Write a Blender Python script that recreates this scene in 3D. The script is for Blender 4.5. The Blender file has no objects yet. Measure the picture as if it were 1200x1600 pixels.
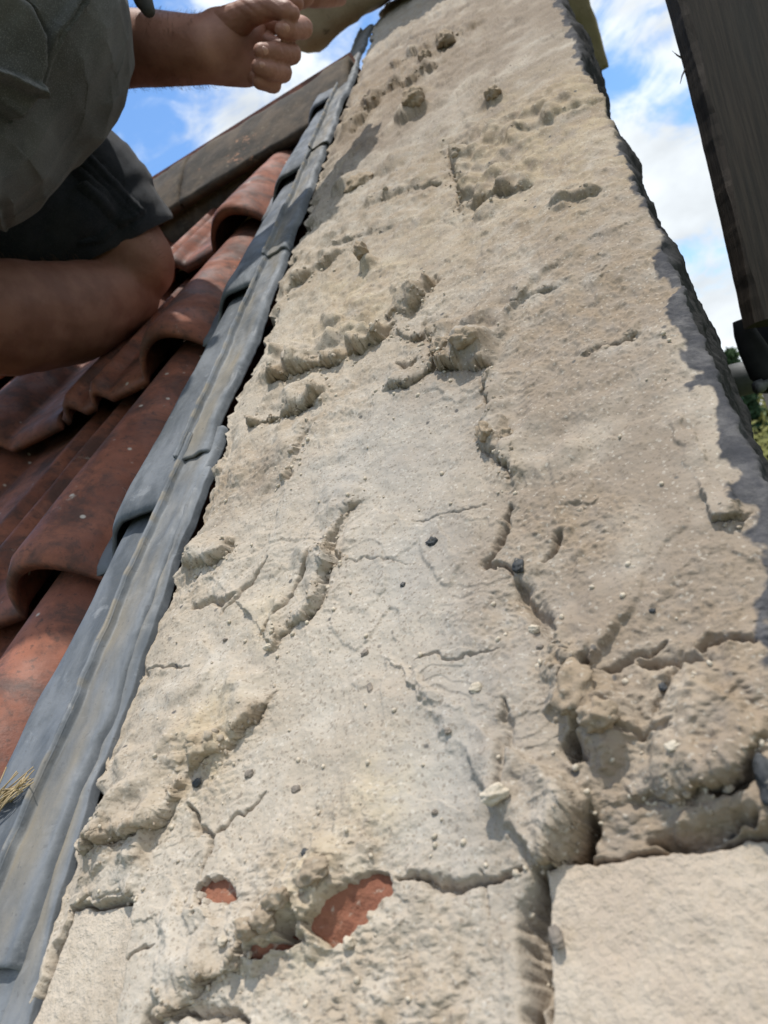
import bpy, bmesh, math, random
import numpy as np
from mathutils import Vector, Matrix
random.seed(7); rng = np.random.default_rng(11)
R = math.radians
SC = bpy.context.scene; COL = SC.collection

# ------------------------------------------------------------------ camera
THETA = R(40)                       # roof pitch
CAMZ = 5.5                          # eye height above the ground
U_ = np.array([112., -1105., 1155.]); U_ /= np.linalg.norm(U_)
X_ = -np.array([-2673., 932., 1155.]); X_ -= U_*X_.dot(U_); X_ /= np.linalg.norm(X_)
N_ = np.cross(X_, U_)
ROT = Matrix.Rotation(THETA, 4, 'X')
ORG = Matrix.Translation((0, 0, CAMZ))
RW = ORG @ ROT                      # roof frame (x across, y up the slope, z out of the slope) to world
def cam2roof(v): v = np.asarray(v, float); return np.array([v @ X_, v @ U_, v @ N_])
F = 1155.
def on(px, py, h):                  # point of the sheet z = -h of the roof frame
    d = np.array([px-600., py-800., F]); r = cam2roof(d); t = -h/r[2]; return r*t
def proj(r):
    c = X_*r[0]+U_*r[1]+N_*r[2]; return (600+F*c[0]/c[2], 800+F*c[1]/c[2], c[2])
def P(px, py, z):                   # world point at depth z
    r = cam2roof(np.array([(px-600.)/F, (py-800.)/F, 1.])*z); return RW @ Vector(r)
cam = bpy.data.cameras.new('camera'); co = bpy.data.objects.new('camera', cam); COL.objects.link(co)
cx, cy, cz = cam2roof([1,0,0]), cam2roof([0,-1,0]), cam2roof([0,0,-1])
cm = Matrix((( cx[0],cy[0],cz[0],0),(cx[1],cy[1],cz[1],0),(cx[2],cy[2],cz[2],0),(0,0,0,1)))
co.matrix_world = RW @ cm
cam.sensor_fit = 'VERTICAL'; cam.sensor_height = 36; cam.sensor_width = 27; cam.lens = F/1600*36
cam.clip_start = .01; cam.clip_end = 2000
cam.dof.use_dof = True; cam.dof.focus_distance = .42; cam.dof.aperture_fstop = 15
SC.camera = co
SC.render.resolution_x = 768; SC.render.resolution_y = 1024

# ------------------------------------------------------------------ light
sun_roof = Vector((.12, .68, .73)).normalized()       # towards the sun in the roof frame
sd = (ROT.to_3x3() @ sun_roof).normalized()
elev = math.asin(sd.z); azim = math.atan2(sd.x, sd.y)
W = bpy.data.worlds.new('World'); SC.world = W; W.use_nodes = True
nt = W.node_tree; nt.nodes.clear()
def nd(t, typ, **k):
    n = t.nodes.new(typ)
    for a, b in k.items():
        if a == 'ins':
            for i, v in b.items():
                if hasattr(v, 'is_output'): t.links.new(v, n.inputs[i])
                else: n.inputs[i].default_value = v
        else: setattr(n, a, b)
    return n
sky = nd(nt, 'ShaderNodeTexSky', sky_type='NISHITA', sun_disc=False, sun_elevation=elev, sun_rotation=azim,
         air_density=1.2, dust_density=.4, ozone_density=2.0)
tc = nd(nt, 'ShaderNodeTexCoord')
mp = nd(nt, 'ShaderNodeMapping', ins={0: tc.outputs['Generated'], 3: (1, 1, 1.6), 1: (.35, .1, .2)})
n1 = nd(nt, 'ShaderNodeTexNoise', ins={'Vector': mp.outputs[0], 'Scale': 3.4, 'Detail': 9, 'Roughness': .56, 'Distortion': .35})
# more cloud to the right of the wall than to the left of it
sx = nd(nt, 'ShaderNodeSeparateXYZ', ins={0: tc.outputs['Generated']})
bias = nd(nt, 'ShaderNodeMapRange', ins={0: sx.outputs[0], 1: -.55, 2: .05, 3: -.02, 4: .16})
sm = nd(nt, 'ShaderNodeMath', operation='ADD', ins={0: n1.outputs[0], 1: bias.outputs[0]})
n3 = nd(nt, 'ShaderNodeTexNoise', ins={'Vector': mp.outputs[0], 'Scale': 11., 'Detail': 8, 'Roughness': .62, 'Distortion': .8})
n3m = nd(nt, 'ShaderNodeMapRange', ins={0: n3.outputs[0], 1: .3, 2: .7, 3: -.07, 4: .09})
sm = nd(nt, 'ShaderNodeMath', operation='ADD', ins={0: sm.outputs[0], 1: n3m.outputs[0]})
cr = nd(nt, 'ShaderNodeMapRange', interpolation_type='SMOOTHSTEP', ins={0: sm.outputs[0], 1: .49, 2: .67, 3: 0.0, 4: 1})
n2 = nd(nt, 'ShaderNodeTexNoise', ins={'Vector': mp.outputs[0], 'Scale': 5.5, 'Detail': 5, 'Roughness': .5})
cc = nd(nt, 'ShaderNodeMapRange', ins={0: n2.outputs[0], 1: .35, 2: .65, 3: 5.2, 4: 8.2})
cl = nd(nt, 'ShaderNodeCombineColor', ins={0: cc.outputs[0], 1: cc.outputs[0], 2: cc.outputs[0]})
tint = nd(nt, 'ShaderNodeMixRGB', blend_type='MULTIPLY', ins={0: 1., 1: cl.outputs[0], 2: (.93, .99, 1.04, 1)})
skb = nd(nt, 'ShaderNodeMixRGB', blend_type='MULTIPLY', ins={0: 1., 1: sky.outputs[0], 2: (.95, 1.2, 1.42, 1)})
mx = nd(nt, 'ShaderNodeMixRGB', ins={0: cr.outputs[0], 1: skb.outputs[0], 2: tint.outputs[0]})
bg = nd(nt, 'ShaderNodeBackground', ins={0: mx.outputs[0], 1: .12})
wo = nd(nt, 'ShaderNodeOutputWorld', ins={0: bg.outputs[0]})
sl = bpy.data.lights.new('sun', 'SUN'); sl.energy = 3.4; sl.angle = R(.9); sl.color = (1, .955, .88)
so = bpy.data.objects.new('sun', sl); COL.objects.link(so)
so.rotation_euler = sd.to_track_quat('Z', 'Y').to_euler()
SC.view_settings.view_transform = 'Standard'; SC.view_settings.look = 'None'
SC.view_settings.exposure = .33; SC.view_settings.gamma = 1

# ------------------------------------------------------------------ helpers
def prop(o, label=None, cat=None, group=None, kind=None):
    if label: o['label'] = label
    if cat: o['category'] = cat
    if group: o['group'] = group
    if kind: o['kind'] = kind
    return o
def thing(name, label, cat, loc=(0,0,CAMZ), rot=(0,0,0), group=None):
    o = bpy.data.objects.new(name, None); COL.objects.link(o); o.empty_display_size = .05
    o.location = loc; o.rotation_euler = rot
    return prop(o, label, cat, group)
def link(name, me, mat, parent=None, smooth=True):
    o = bpy.data.objects.new(name, me); COL.objects.link(o)
    if mat: me.materials.append(mat)
    if smooth and len(me.polygons): me.polygons.foreach_set('use_smooth', [True]*len(me.polygons))
    if parent: o.parent = parent
    return o
def meshgrid(name, V, nu, nv, closed_u=False):
    """V: (nv*nu,3) rows of nu points"""
    me = bpy.data.meshes.new(name)
    i = np.arange(nu-1 if not closed_u else nu); j = np.arange(nv-1)
    I, J = np.meshgrid(i, j); I2 = (I+1) % nu
    f = np.stack([J*nu+I, J*nu+I2, (J+1)*nu+I2, (J+1)*nu+I], -1).reshape(-1, 4)
    me.vertices.add(len(V)); me.vertices.foreach_set('co', np.asarray(V, np.float32).ravel())
    me.loops.add(f.size); me.loops.foreach_set('vertex_index', f.ravel().astype(np.int32))
    me.polygons.add(len(f)); me.polygons.foreach_set('loop_start', np.arange(0, f.size, 4, dtype=np.int32))
    me.polygons.foreach_set('loop_total', np.full(len(f), 4, np.int32))
    me.update(calc_edges=True); me.validate(); return me
def bm_mesh(name, bm):
    me = bpy.data.meshes.new(name); bmesh.ops.recalc_face_normals(bm, faces=bm.faces[:]); bm.to_mesh(me); bm.free(); return me
# gradient noise in numpy
PERM = rng.permutation(4096); G2 = rng.uniform(0, 2*np.pi, 4096); GX, GY = np.cos(G2), np.sin(G2)
def pn(x, y, s=0):
    xi = np.floor(x).astype(int); yi = np.floor(y).astype(int); xf = x-xi; yf = y-yi
    def g(ix, iy, dx, dy):
        h = PERM[(PERM[(ix+s*57) & 4095]+iy) & 4095]; return GX[h]*dx+GY[h]*dy
    u = xf*xf*xf*(xf*(xf*6-15)+10); v = yf*yf*yf*(yf*(yf*6-15)+10)
    a = g(xi, yi, xf, yf); b = g(xi+1, yi, xf-1, yf); c = g(xi, yi+1, xf, yf-1); d = g(xi+1, yi+1, xf-1, yf-1)
    return ((a+(b-a)*u)+((c+(d-c)*u)-(a+(b-a)*u))*v)*1.5
def fbm(x, y, o=4, s=0, g=.5):
    r = 0; a = 1
    for k in range(o): r = r+a*pn(x*2**k, y*2**k, s+k*3); a *= g
    return r
def ss(a, b, x): t = np.clip((x-a)/(b-a), 0, 1); return t*t*(3-2*t)

# ------------------------------------------------------------------ materials
def mat(name, rough=.8, metal=0, spec=.3):
    m = bpy.data.materials.new(name); m.use_nodes = True; t = m.node_tree
    b = t.nodes['Principled BSDF']; b.inputs['Roughness'].default_value = rough; b.inputs['Metallic'].default_value = metal
    b.inputs['Specular IOR Level'].default_value = spec
    return m, t, b
def noise(t, vec, scale, detail=4, rough=.5, dist=0):
    return nd(t, 'ShaderNodeTexNoise', ins={'Vector': vec, 'Scale': scale, 'Detail': detail, 'Roughness': rough, 'Distortion': dist}).outputs[0]
def ramp(t, fac, lo, hi, a=0., b=1.):
    return nd(t, 'ShaderNodeMapRange', interpolation_type='SMOOTHSTEP', ins={0: fac, 1: lo, 2: hi, 3: a, 4: b}).outputs[0]
def mix(t, f, a, b, mode='MIX'):
    def c(v): return v if hasattr(v, 'is_output') else (*v, 1)
    return nd(t, 'ShaderNodeMixRGB', blend_type=mode, ins={0: f, 1: c(a), 2: c(b)}).outputs[0]
def mul(t, a, b, op='MULTIPLY'): return nd(t, 'ShaderNodeMath', operation=op, ins={0: a, 1: b}).outputs[0]
def bump(t, b, h, dist, strength=1.):
    prev = b.inputs['Normal'].links[0].from_socket if b.inputs['Normal'].links else None
    n = nd(t, 'ShaderNodeBump', ins={'Height': h, 'Distance': dist, 'Strength': strength})
    if prev: t.links.new(prev, n.inputs['Normal'])
    t.links.new(n.outputs[0], b.inputs['Normal'])
def objc(t): return nd(t, 'ShaderNodeTexCoord').outputs['Object']
def attr(t, n): return nd(t, 'ShaderNodeAttribute', attribute_name=n).outputs['Fac']

def make_mortar():
    m, t, b = mat('weathered_mortar', .95, 0, .12); v = objc(t)
    c = mix(t, ramp(t, noise(t, v, 9, 5, .6), .35, .65), (.37, .315, .25), (.45, .395, .325))
    c = mix(t, ramp(t, noise(t, v, 26, 5, .6, .6), .48, .72, 0, .55), c, (.50, .465, .41))
    c = mix(t, ramp(t, noise(t, v, 13, 4, .6), .55, .75, 0, .4), c, (.38, .29, .20))
    c = mix(t, mul(t, attr(t, 'grey'), .7), c, (.40, .385, .355))
    c = mix(t, mul(t, attr(t, 'tan'), .82), c, (.215, .172, .132))  # soft shade over the right and upper mortar, painted in as tan
    c = mix(t, mul(t, mul(t, attr(t, 'yellow'), .38), ramp(t, noise(t, v, 45, 6, .7), .35, .6)), c, (.52, .42, .26))
    c = mix(t, mul(t, attr(t, 'broken'), .8), c, (.27, .20, .13))
    vo = nd(t, 'ShaderNodeTexVoronoi', ins={'Vector': v, 'Scale': 520, 'Randomness': 1})
    c = mix(t, ramp(t, vo.outputs['Distance'], .12, .28, .55, 0), c, (.22, .18, .13))
    gr = nd(t, 'ShaderNodeTexVoronoi', ins={'Vector': v, 'Scale': 900})
    gs = nd(t, 'ShaderNodeSeparateColor', ins={0: gr.outputs['Color']}).outputs[0]
    c = mix(t, ramp(t, gs, .92, .99, 0, .2), c, (.72, .68, .6))
    c = mix(t, ramp(t, gs, .10, .04, 0, .45), c, (.15, .12, .09))
    bg_ = nd(t, 'ShaderNodeTexVoronoi', ins={'Vector': v, 'Scale': 95})
    bc = nd(t, 'ShaderNodeSeparateColor', ins={0: bg_.outputs['Color']}).outputs[1]
    dd = mul(t, ramp(t, bg_.outputs['Distance'], .10, .16, 1, 0), ramp(t, bc, .86, .9))
    c = mix(t, dd, c, (.12, .11, .10))
    # dark bituminous coat along the outer edge
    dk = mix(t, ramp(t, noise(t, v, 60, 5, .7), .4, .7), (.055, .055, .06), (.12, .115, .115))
    dk = mix(t, attr(t, 'side'), dk, (.028, .027, .027))  # coat taken near black on the side face: its shade painted in
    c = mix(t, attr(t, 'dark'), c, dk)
    t.links.new(c, b.inputs['Base Color'])
    bump(t, b, noise(t, v, 700, 3, .7), .0012, .34)
    bump(t, b, noise(t, v, 210, 5, .65), .0022, .27)
    return m
MORTAR = make_mortar()
def make_palebrick():
    m, t, b = mat('pale_stone', .95, 0, .12); v = objc(t)
    c = mix(t, ramp(t, noise(t, v, 14, 5, .6), .35, .65), (.43, .355, .28), (.50, .435, .355))
    c = mix(t, ramp(t, noise(t, v, 30, 7, .75), .48, .70, 0, .75), c, (.33, .27, .20))
    c = mix(t, ramp(t, noise(t, v, 420, 3, .6), .52, .70, 0, .3), c, (.34, .28, .2))
    t.links.new(c, b.inputs['Base Color'])
    bump(t, b, noise(t, v, 600, 3, .75), .0014, .7); bump(t, b, noise(t, v, 130, 5, .7), .003, .6)
    return m
PALE = make_palebrick()
def simple(name, cols, scale, rough=.9, bs=300, bd=.001, spec=.2, metal=0, lo=.35, hi=.65):
    m, t, b = mat(name, rough, metal, spec); v = objc(t)
    c = mix(t, ramp(t, noise(t, v, scale, 6, .62), lo, hi), cols[0], cols[1])
    if len(cols) > 2: c = mix(t, ramp(t, noise(t, v, scale*2.7, 6, .65, .5), .56, .70), c, cols[2])
    t.links.new(c, b.inputs['Base Color'])
    if bd: bump(t, b, noise(t, v, bs, 4, .65), bd, .6)
    return m
RED = simple('red_brick_clay', ((.19, .078, .050), (.26, .115, .072), (.36, .28, .22)), 90, .95, 380, .0022)
def make_tile():
    m, t, b = mat('aged_clay_tile', .72, 0, .35)
    g = nd(t, 'ShaderNodeTexCoord').outputs['Object']
    oi = nd(t, 'ShaderNodeObjectInfo').outputs['Random']
    ofs = nd(t, 'ShaderNodeCombineXYZ', ins={0: mul(t, oi, 13.), 1: mul(t, oi, 7.), 2: oi})
    v = nd(t, 'ShaderNodeVectorMath', operation='ADD', ins={0: g, 1: ofs.outputs[0]}).outputs[0]
    c = mix(t, ramp(t, noise(t, v, 14, 6, .62), .36, .64), (.17, .061, .038), (.275, .104, .063))
    c = mix(t, ramp(t, noise(t, v, 22, 7, .7, .4), .43, .64, 0, .85), c, (.07, .04, .033))
    c = mix(t, ramp(t, noise(t, v, 150, 4, .7), .54, .68, 0, .6), c, (.055, .035, .03))
    c = mix(t, ramp(t, noise(t, v, 17, 8, .8, .6), .61, .67, 0, .75), c, (.36, .31, .26))
    li = nd(t, 'ShaderNodeTexVoronoi', ins={'Vector': v, 'Scale': 48})
    lc = nd(t, 'ShaderNodeSeparateColor', ins={0: li.outputs['Color']}).outputs[0]
    sp = mul(t, ramp(t, li.outputs['Distance'], .06, .14, 1, 0), ramp(t, lc, .66, .72))
    c = mix(t, sp, c, (.48, .42, .36))
    t.links.new(c, b.inputs['Base Color'])
    t.links.new(ramp(t, noise(t, v, 30, 4), .35, .65, .55, .85), b.inputs['Roughness'])
    bump(t, b, noise(t, v, 260, 5, .7), .001, .6); bump(t, b, noise(t, v, 40, 4), .003, .3)
    return m
TILE = make_tile()
def make_ridge():
    m, t, b = mat('mossy_ridge_clay', .85, 0, .25); v = objc(t)
    c = mix(t, ramp(t, noise(t, v, 18, 6, .65), .38, .62), (.05, .042, .033), (.10, .075, .052))
    c = mix(t, ramp(t, noise(t, v, 11, 7, .75, .5), .60, .66, 0, 1), c, (.42, .22, .13))
    c = mix(t, ramp(t, noise(t, v, 70, 4, .7), .6, .7, 0, .4), c, (.2, .17, .12))
    t.links.new(c, b.inputs['Base Color']); bump(t, b, noise(t, v, 120, 5, .7), .003, .6)
    return m
RIDGE = make_ridge()
def make_lead(name, dark=1.):
    m, t, b = mat(name, .7, .0, .3); v = objc(t)
    st = nd(t, 'ShaderNodeMapping', ins={0: v, 3: (1.5, .6, 1)}).outputs[0]
    c = mix(t, ramp(t, noise(t, st, 26, 6, .65, .4), .35, .65), (.085*dark, .096*dark, .108*dark), (.175*dark, .188*dark, .205*dark))
    c = mix(t, ramp(t, noise(t, v, 60, 6, .7, .5), .58, .72, 0, .35), c, (.33, .34, .35))
    c = mix(t, mul(t, attr(t, 'dirt'), ramp(t, noise(t, v, 24, 5, .6), .3, .6, .45, 1)), c, (.22, .195, .155))
    c = mix(t, ramp(t, noise(t, v, 300, 3, .6), .62, .7, 0, .5), c, (.09, .09, .09))
    t.links.new(c, b.inputs['Base Color'])
    t.links.new(ramp(t, noise(t, v, 40, 4),   .3, .7, .55, .85), b.inputs['Roughness'])
    bump(t, b, noise(t, v, 180, 4, .6), .0008, .5); bump(t, b, noise(t, st, 35, 4), .003, .35)
    return m
LEAD = make_lead('weathered_lead'); LEADD = make_lead('dull_lead', .85)
WOOD = None
def make_wood():
    m, t, b = mat('dark_stained_timber', .7, 0, .25); v = objc(t)
    st = nd(t, 'ShaderNodeMapping', ins={0: v, 3: (14, 14, .6)}).outputs[0]
    c = mix(t, ramp(t, noise(t, st, 16, 6, .7, .3), .35, .65), (.019, .014, .010), (.045, .033, .024))
    c = mix(t, ramp(t, noise(t, v, 9, 4), .5, .75, 0, .5), c, (.03, .028, .024))
    t.links.new(c, b.inputs['Base Color']); bump(t, b, noise(t, st, 30, 6, .7), .002, .7)
    return m
WOOD = make_wood()
def make_skin():
    m, t, b = mat('tanned_skin', .55, 0, .35); v = nd(t, 'ShaderNodeTexCoord').outputs['Object']
    c = mix(t, ramp(t, noise(t, v, 24, 5, .6), .35, .65), (.215, .10, .07), (.30, .15, .108))
    c = mix(t, ramp(t, noise(t, v, 160, 4, .6), .55, .75, 0, .35), c, (.27, .11, .08))
    t.links.new(c, b.inputs['Base Color'])
    b.inputs['Subsurface Weight'].default_value = .08; b.inputs['Subsurface Radius'].default_value = (.01, .004, .002)
    bump(t, b, noise(t, v, 500, 3, .6), .0006, .5); bump(t, b, noise(t, v, 70, 4, .6), .002, .25)
    return m
SKIN = make_skin()
def make_cloth(name, a, c2, sc=900):
    m, t, b = mat(name, .95, 0, .1); v = objc(t)
    c = mix(t, ramp(t, noise(t, v, 14, 6, .65), .35, .65), a, c2)
    c = mix(t, ramp(t, noise(t, v, sc, 2, .6), .5, .68, 0, .45), c, tuple(min(1, x*1.9) for x in c2))
    t.links.new(c, b.inputs['Base Color']); b.inputs['Sheen Weight'].default_value = .15
    bump(t, b, noise(t, v, sc, 2, .7), .0008, .7); bump(t, b, noise(t, v, 45, 3, .5), .002, .25)
    return m
JACKET = make_cloth('grey_green_canvas', (.062, .064, .066), (.098, .100, .100))
SHORTS = make_cloth('dark_navy_canvas', (.018, .022, .03), (.035, .038, .045))

# ------------------------------------------------------------------ parapet wall with its stripped mortar bed
H = .22
wall = thing('parapet_wall', 'long parapet wall with crumbling pale mortar on top, running up beside the tiles', 'wall', (0,0,CAMZ), (THETA,0,0))
def au(pts): return np.array([on(x, y, H)[:2] for x, y in pts])
def warp(a, u, s=1.):
    return (a+s*(.0026*fbm(a*75, u*60, 3, 1)+.0007*pn(a*420, u*360, 5)), u+s*(.0030*fbm(a*70, u*60, 3, 9)+.0008*pn(a*400, u*350, 12)))
def pdist(a, u, pl):
    best = np.full(a.shape, 9.); sgn = np.ones(a.shape); tt = np.zeros(a.shape)
    L = np.r_[0, np.cumsum(np.linalg.norm(np.diff(pl, axis=0), axis=1))]
    for k in range(len(pl)-1):
        p, q = pl[k], pl[k+1]; e = q-p; l2 = e @ e+1e-12
        t = np.clip(((a-p[0])*e[0]+(u-p[1])*e[1])/l2, 0, 1)
        dx = a-p[0]-t*e[0]; dy = u-p[1]-t*e[1]; d = np.hypot(dx, dy); m = d < best
        best = np.where(m, d, best); c = e[0]*dy-e[1]*dx
        sgn = np.where(m, np.sign(c), sgn); tt = np.where(m, (L[k]+t*(L[k+1]-L[k]))/L[-1], tt)
    return best, sgn, tt
def inpoly(a, u, pl):
    r = np.zeros(a.shape, bool); n = len(pl)
    for k in range(n):
        x1, y1 = pl[k]; x2, y2 = pl[(k+1) % n]
        c = ((y1 > u) != (y2 > u)) & (a < (x2-x1)*(u-y1)/(y2-y1+1e-12)+x1); r ^= c
    return r
# (polyline in the traced plan, height mm, fade-out cm, +1 = left-hand side is the high side)
LEDGES = [
 ([(128,1345),(170,1312),(215,1308),(250,1288),(285,1242),(300,1205),(345,1180),(385,1140),(405,1108),(442,1062)], 9, 3.0, 1),
 ([(412,1018),(428,1018),(442,988),(478,970),(505,932),(515,898),(532,870),(520,842),(550,795),(585,775)], 7.5, 3.0, 1),
 ([(418,607),(470,588),(540,560),(600,527),(614,502)], 15, 4.5, 1),
 ([(600,500),(640,492),(666,460),(680,430)], 13, 4.5, 1),
 ([(390,668),(440,652),(490,632),(517,615)], 12, 3.0, 1),
 ([(596,618),(640,602),(672,580),(676,548)], 6, 2.5, 1),
 ([(672,515),(690,568),(718,580),(745,572),(775,566)], 12, 4.0, 1),
 ([(775,566),(752,604),(768,640),(746,670),(758,702),(795,726),(803,780)], 6, 4.0, -1 if False else 1),
 ([(700,230),(716,292),(722,330),(745,322),(790,304),(850,285)], 13, 6.0, 1),
 ([(298,890),(330,886),(362,862),(372,842)], 6, 3.0, 1),
 ([(975,1222),(1030,1242),(1080,1248),(1122,1230),(1160,1200),(1215,1150)], 9, 3.5, 1),
 ([(236,1592),(300,1562),(345,1520),(385,1498),(392,1462),(400,1420)], 8, 3.5, 1),
 ([(440,465),(490,428),(545,392)], 10, 3.5, 1),
 ([(620,520),(650,530),(668,520)], 6, 2, 1),
 ([(450,760),(462,720),(470,690),(500,650)], 5, 3, 1),
 ([(830,1352),(850,1335),(885,1312),(900,1280),(925,1245)], 9, 4, 1),
 ([(110,1405),(160,1399),(214,1396)], 5, 3, 1),
 ([(545,215),(600,150),(650,128),(700,95)], 12, 6, 1),
 ([(560,330),(640,300),(700,280)], 5, 5, 1),
 ([(590,120),(660,85),(720,60),(770,30)], 10, 6, 1),
 ([(850,330),(900,318),(935,300)], 6, 3, 1),
 ([(790,480),(850,455),(900,440)], 3, 3, 1),
 ([(905,560),(960,535),(1010,515)], 4, 3, 1),
 ([(500,400),(560,372),(620,352)], 5, 3, 1),
 ([(870,800),(900,790),(935,780)], 3, 2, 1),
 ([(855,1030),(885,1032),(930,1050)], 6, 3, 1),
 ([(800,225),(860,200),(910,170)], 5, 4, 1),
 ([(1110,820),(1135,812),(1165,800)], 6, 2.5, 1),
]
CRACKS = [  # polyline, width mm, depth mm
 ([(292,1255),(308,1285),(328,1312),(318,1345),(318,1372)], 1.0, 3),
 ([(328,1312),(350,1290),(385,1262),(412,1232)], .6, 2),
 ([(622,1362),(660,1368),(700,1378),(735,1386),(770,1366),(812,1356)], 1.5, 4),
 ([(832,1352),(838,1400),(830,1450),(836,1500),(830,1560),(834,1620)], 2.6, 9),
 ([(410,1002),(430,970),(455,935),(475,912),(490,882),(500,855)], 1.4, 4),
 ([(640,812),(690,806),(725,798),(765,786)], .5, 1.5),
 ([(803,780),(792,815),(785,850),(756,882),(762,892),(790,888),(806,905)], 1.6, 4),
 ([(806,905),(826,940),(848,970),(872,1005)], 2.5, 4),
 ([(790,1090),(796,1150),(792,1210),(786,1250)], 1.8, 2.5),
 ([(935,1055),(975,1040),(1010,1025),(1050,1010)], 1.2, 3),
 ([(1000,1038),(1060,1036),(1110,1028)], 1.4, 4),
 ([(1060,1040),(1040,1075),(1032,1110)], 1.2, 2),
 ([(955,1150),(1010,1150),(1060,1138)], 1.2, 2.5),
 ([(640,1035),(700,1030),(745,1030),(780,1015)], .6, 1.5),
 ([(850,885),(866,862),(872,830)], 1.8, 3.5),
 ([(195,1505),(215,1495),(240,1490)], .8, 2),
 ([(225,1045),(262,1040),(300,1046)], .7, 1.5),
 ([(300,950),(330,938),(352,945),(372,930)], 1.6, 3.5),
 ([(350,960),(400,905),(430,870)], 1.2, 2.5),
 ([(540,880),(600,878),(640,884)], .4, 1.2),
 ([(1090,1020),(1150,1000),(1190,1010)], 2.2, 4),
 ([(745,1350),(755,1400),(768,1440)], .8, 1.5),
 ([(625,570),(640,575),(660,560)], 3, 5),
 ([(905,1165),(908,1200)], 3, 7),
 ([(896,1052),(906,1056),(916,1058)], 5, 10),([(902,1148),(910,1154),(918,1160)], 5, 11),([(862,1330),(890,1316),(906,1288),(920,1262)], 4, 9),
 ([(1000,1314),(1090,1300),(1190,1285)], 2.6, 7),([(230,1594),(248,1590),(264,1590)], 4, 8),([(452,1452),(462,1450),(472,1450)], 4, 8),([(270,1590),(330,1588),(400,1590)], 1.6, 4),([(1120,1245),(1160,1225),(1200,1195)], 2.5, 6),
 ([(600,80),(650,60),(690,48)], 3, 5),
]
BUMPS = [  # px, py, radius mm, height mm
 (905,1092,11,7),(948,1142,11,8),(886,1040,10,5),(645,178,22,15),(655,150,16,8),(697,72,20,12),(668,96,18,8),
 (578,418,10,11),(430,1450,10,6),(405,1475,8,6),(495,1375,14,6),(540,1360,14,6),(450,1400,10,6),(500,1420,11,5),(470,1460,7,4),
 (330,860,16,3),(310,880,10,3),(330,1180,10,5),(160,1325,10,4),(215,1320,8,4),(505,620,10,5),(440,580,18,7),(560,480,30,7),
 (545,290,22,10),(620,250,26,6),(330,735,12,6),(375,745,10,4),(765,330,14,5),(880,320,12,6),(740,545,14,6),(770,680,8,4),(1150,1240,22,5),
 (860,170,60,5),(950,480,40,-4),(790,950,16,-3),(1180,1080,25,4),(560,1275,10,2),(1000,1330,30,-3),(905,1420,60,-2),(770,160,14,7),
]
HOLES = [ # polygons sunk below their bricks
 [(308,1384),(330,1368),(352,1380),(378,1412),(348,1424),(318,1424)],
 [(396,1488),(425,1474),(462,1464),(478,1474),(450,1487),(405,1502)],
 [(482,1455),(525,1420),(563,1388),(600,1362),(617,1372),(614,1396),(592,1422),(560,1446),(540,1468),(512,1460)],
]
PALES = [
 [(838,1358),(870,1338),(930,1330),(1000,1325),(1080,1312),(1215,1290),(1560,1640),(1300,2150),(860,2150),(846,1600),(842,1450)],
 [(104,1412),(160,1408),(212,1402),(206,1460),(194,1540),(180,1630),(150,1760),(-90,1760),(20,1620),(52,1560),(80,1480)],
]
def pit_mask(a, u):
    aw0, uw0 = warp(a, u, .6); aw1, uw1 = warp(a, u, 1.3); m = np.zeros(a.shape)
    for pl in HOLES+PALES:
        aw, uw = (aw1, uw1) if pl in HOLES else (aw0, uw0); p = au(pl); q = np.vstack([p, p[:1]]); d, s, t = pdist(aw, uw, q)
        m = np.maximum(m, ss(-.0004, .0012, np.where(inpoly(aw, uw, p), d, -d)))
    return m
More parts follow.
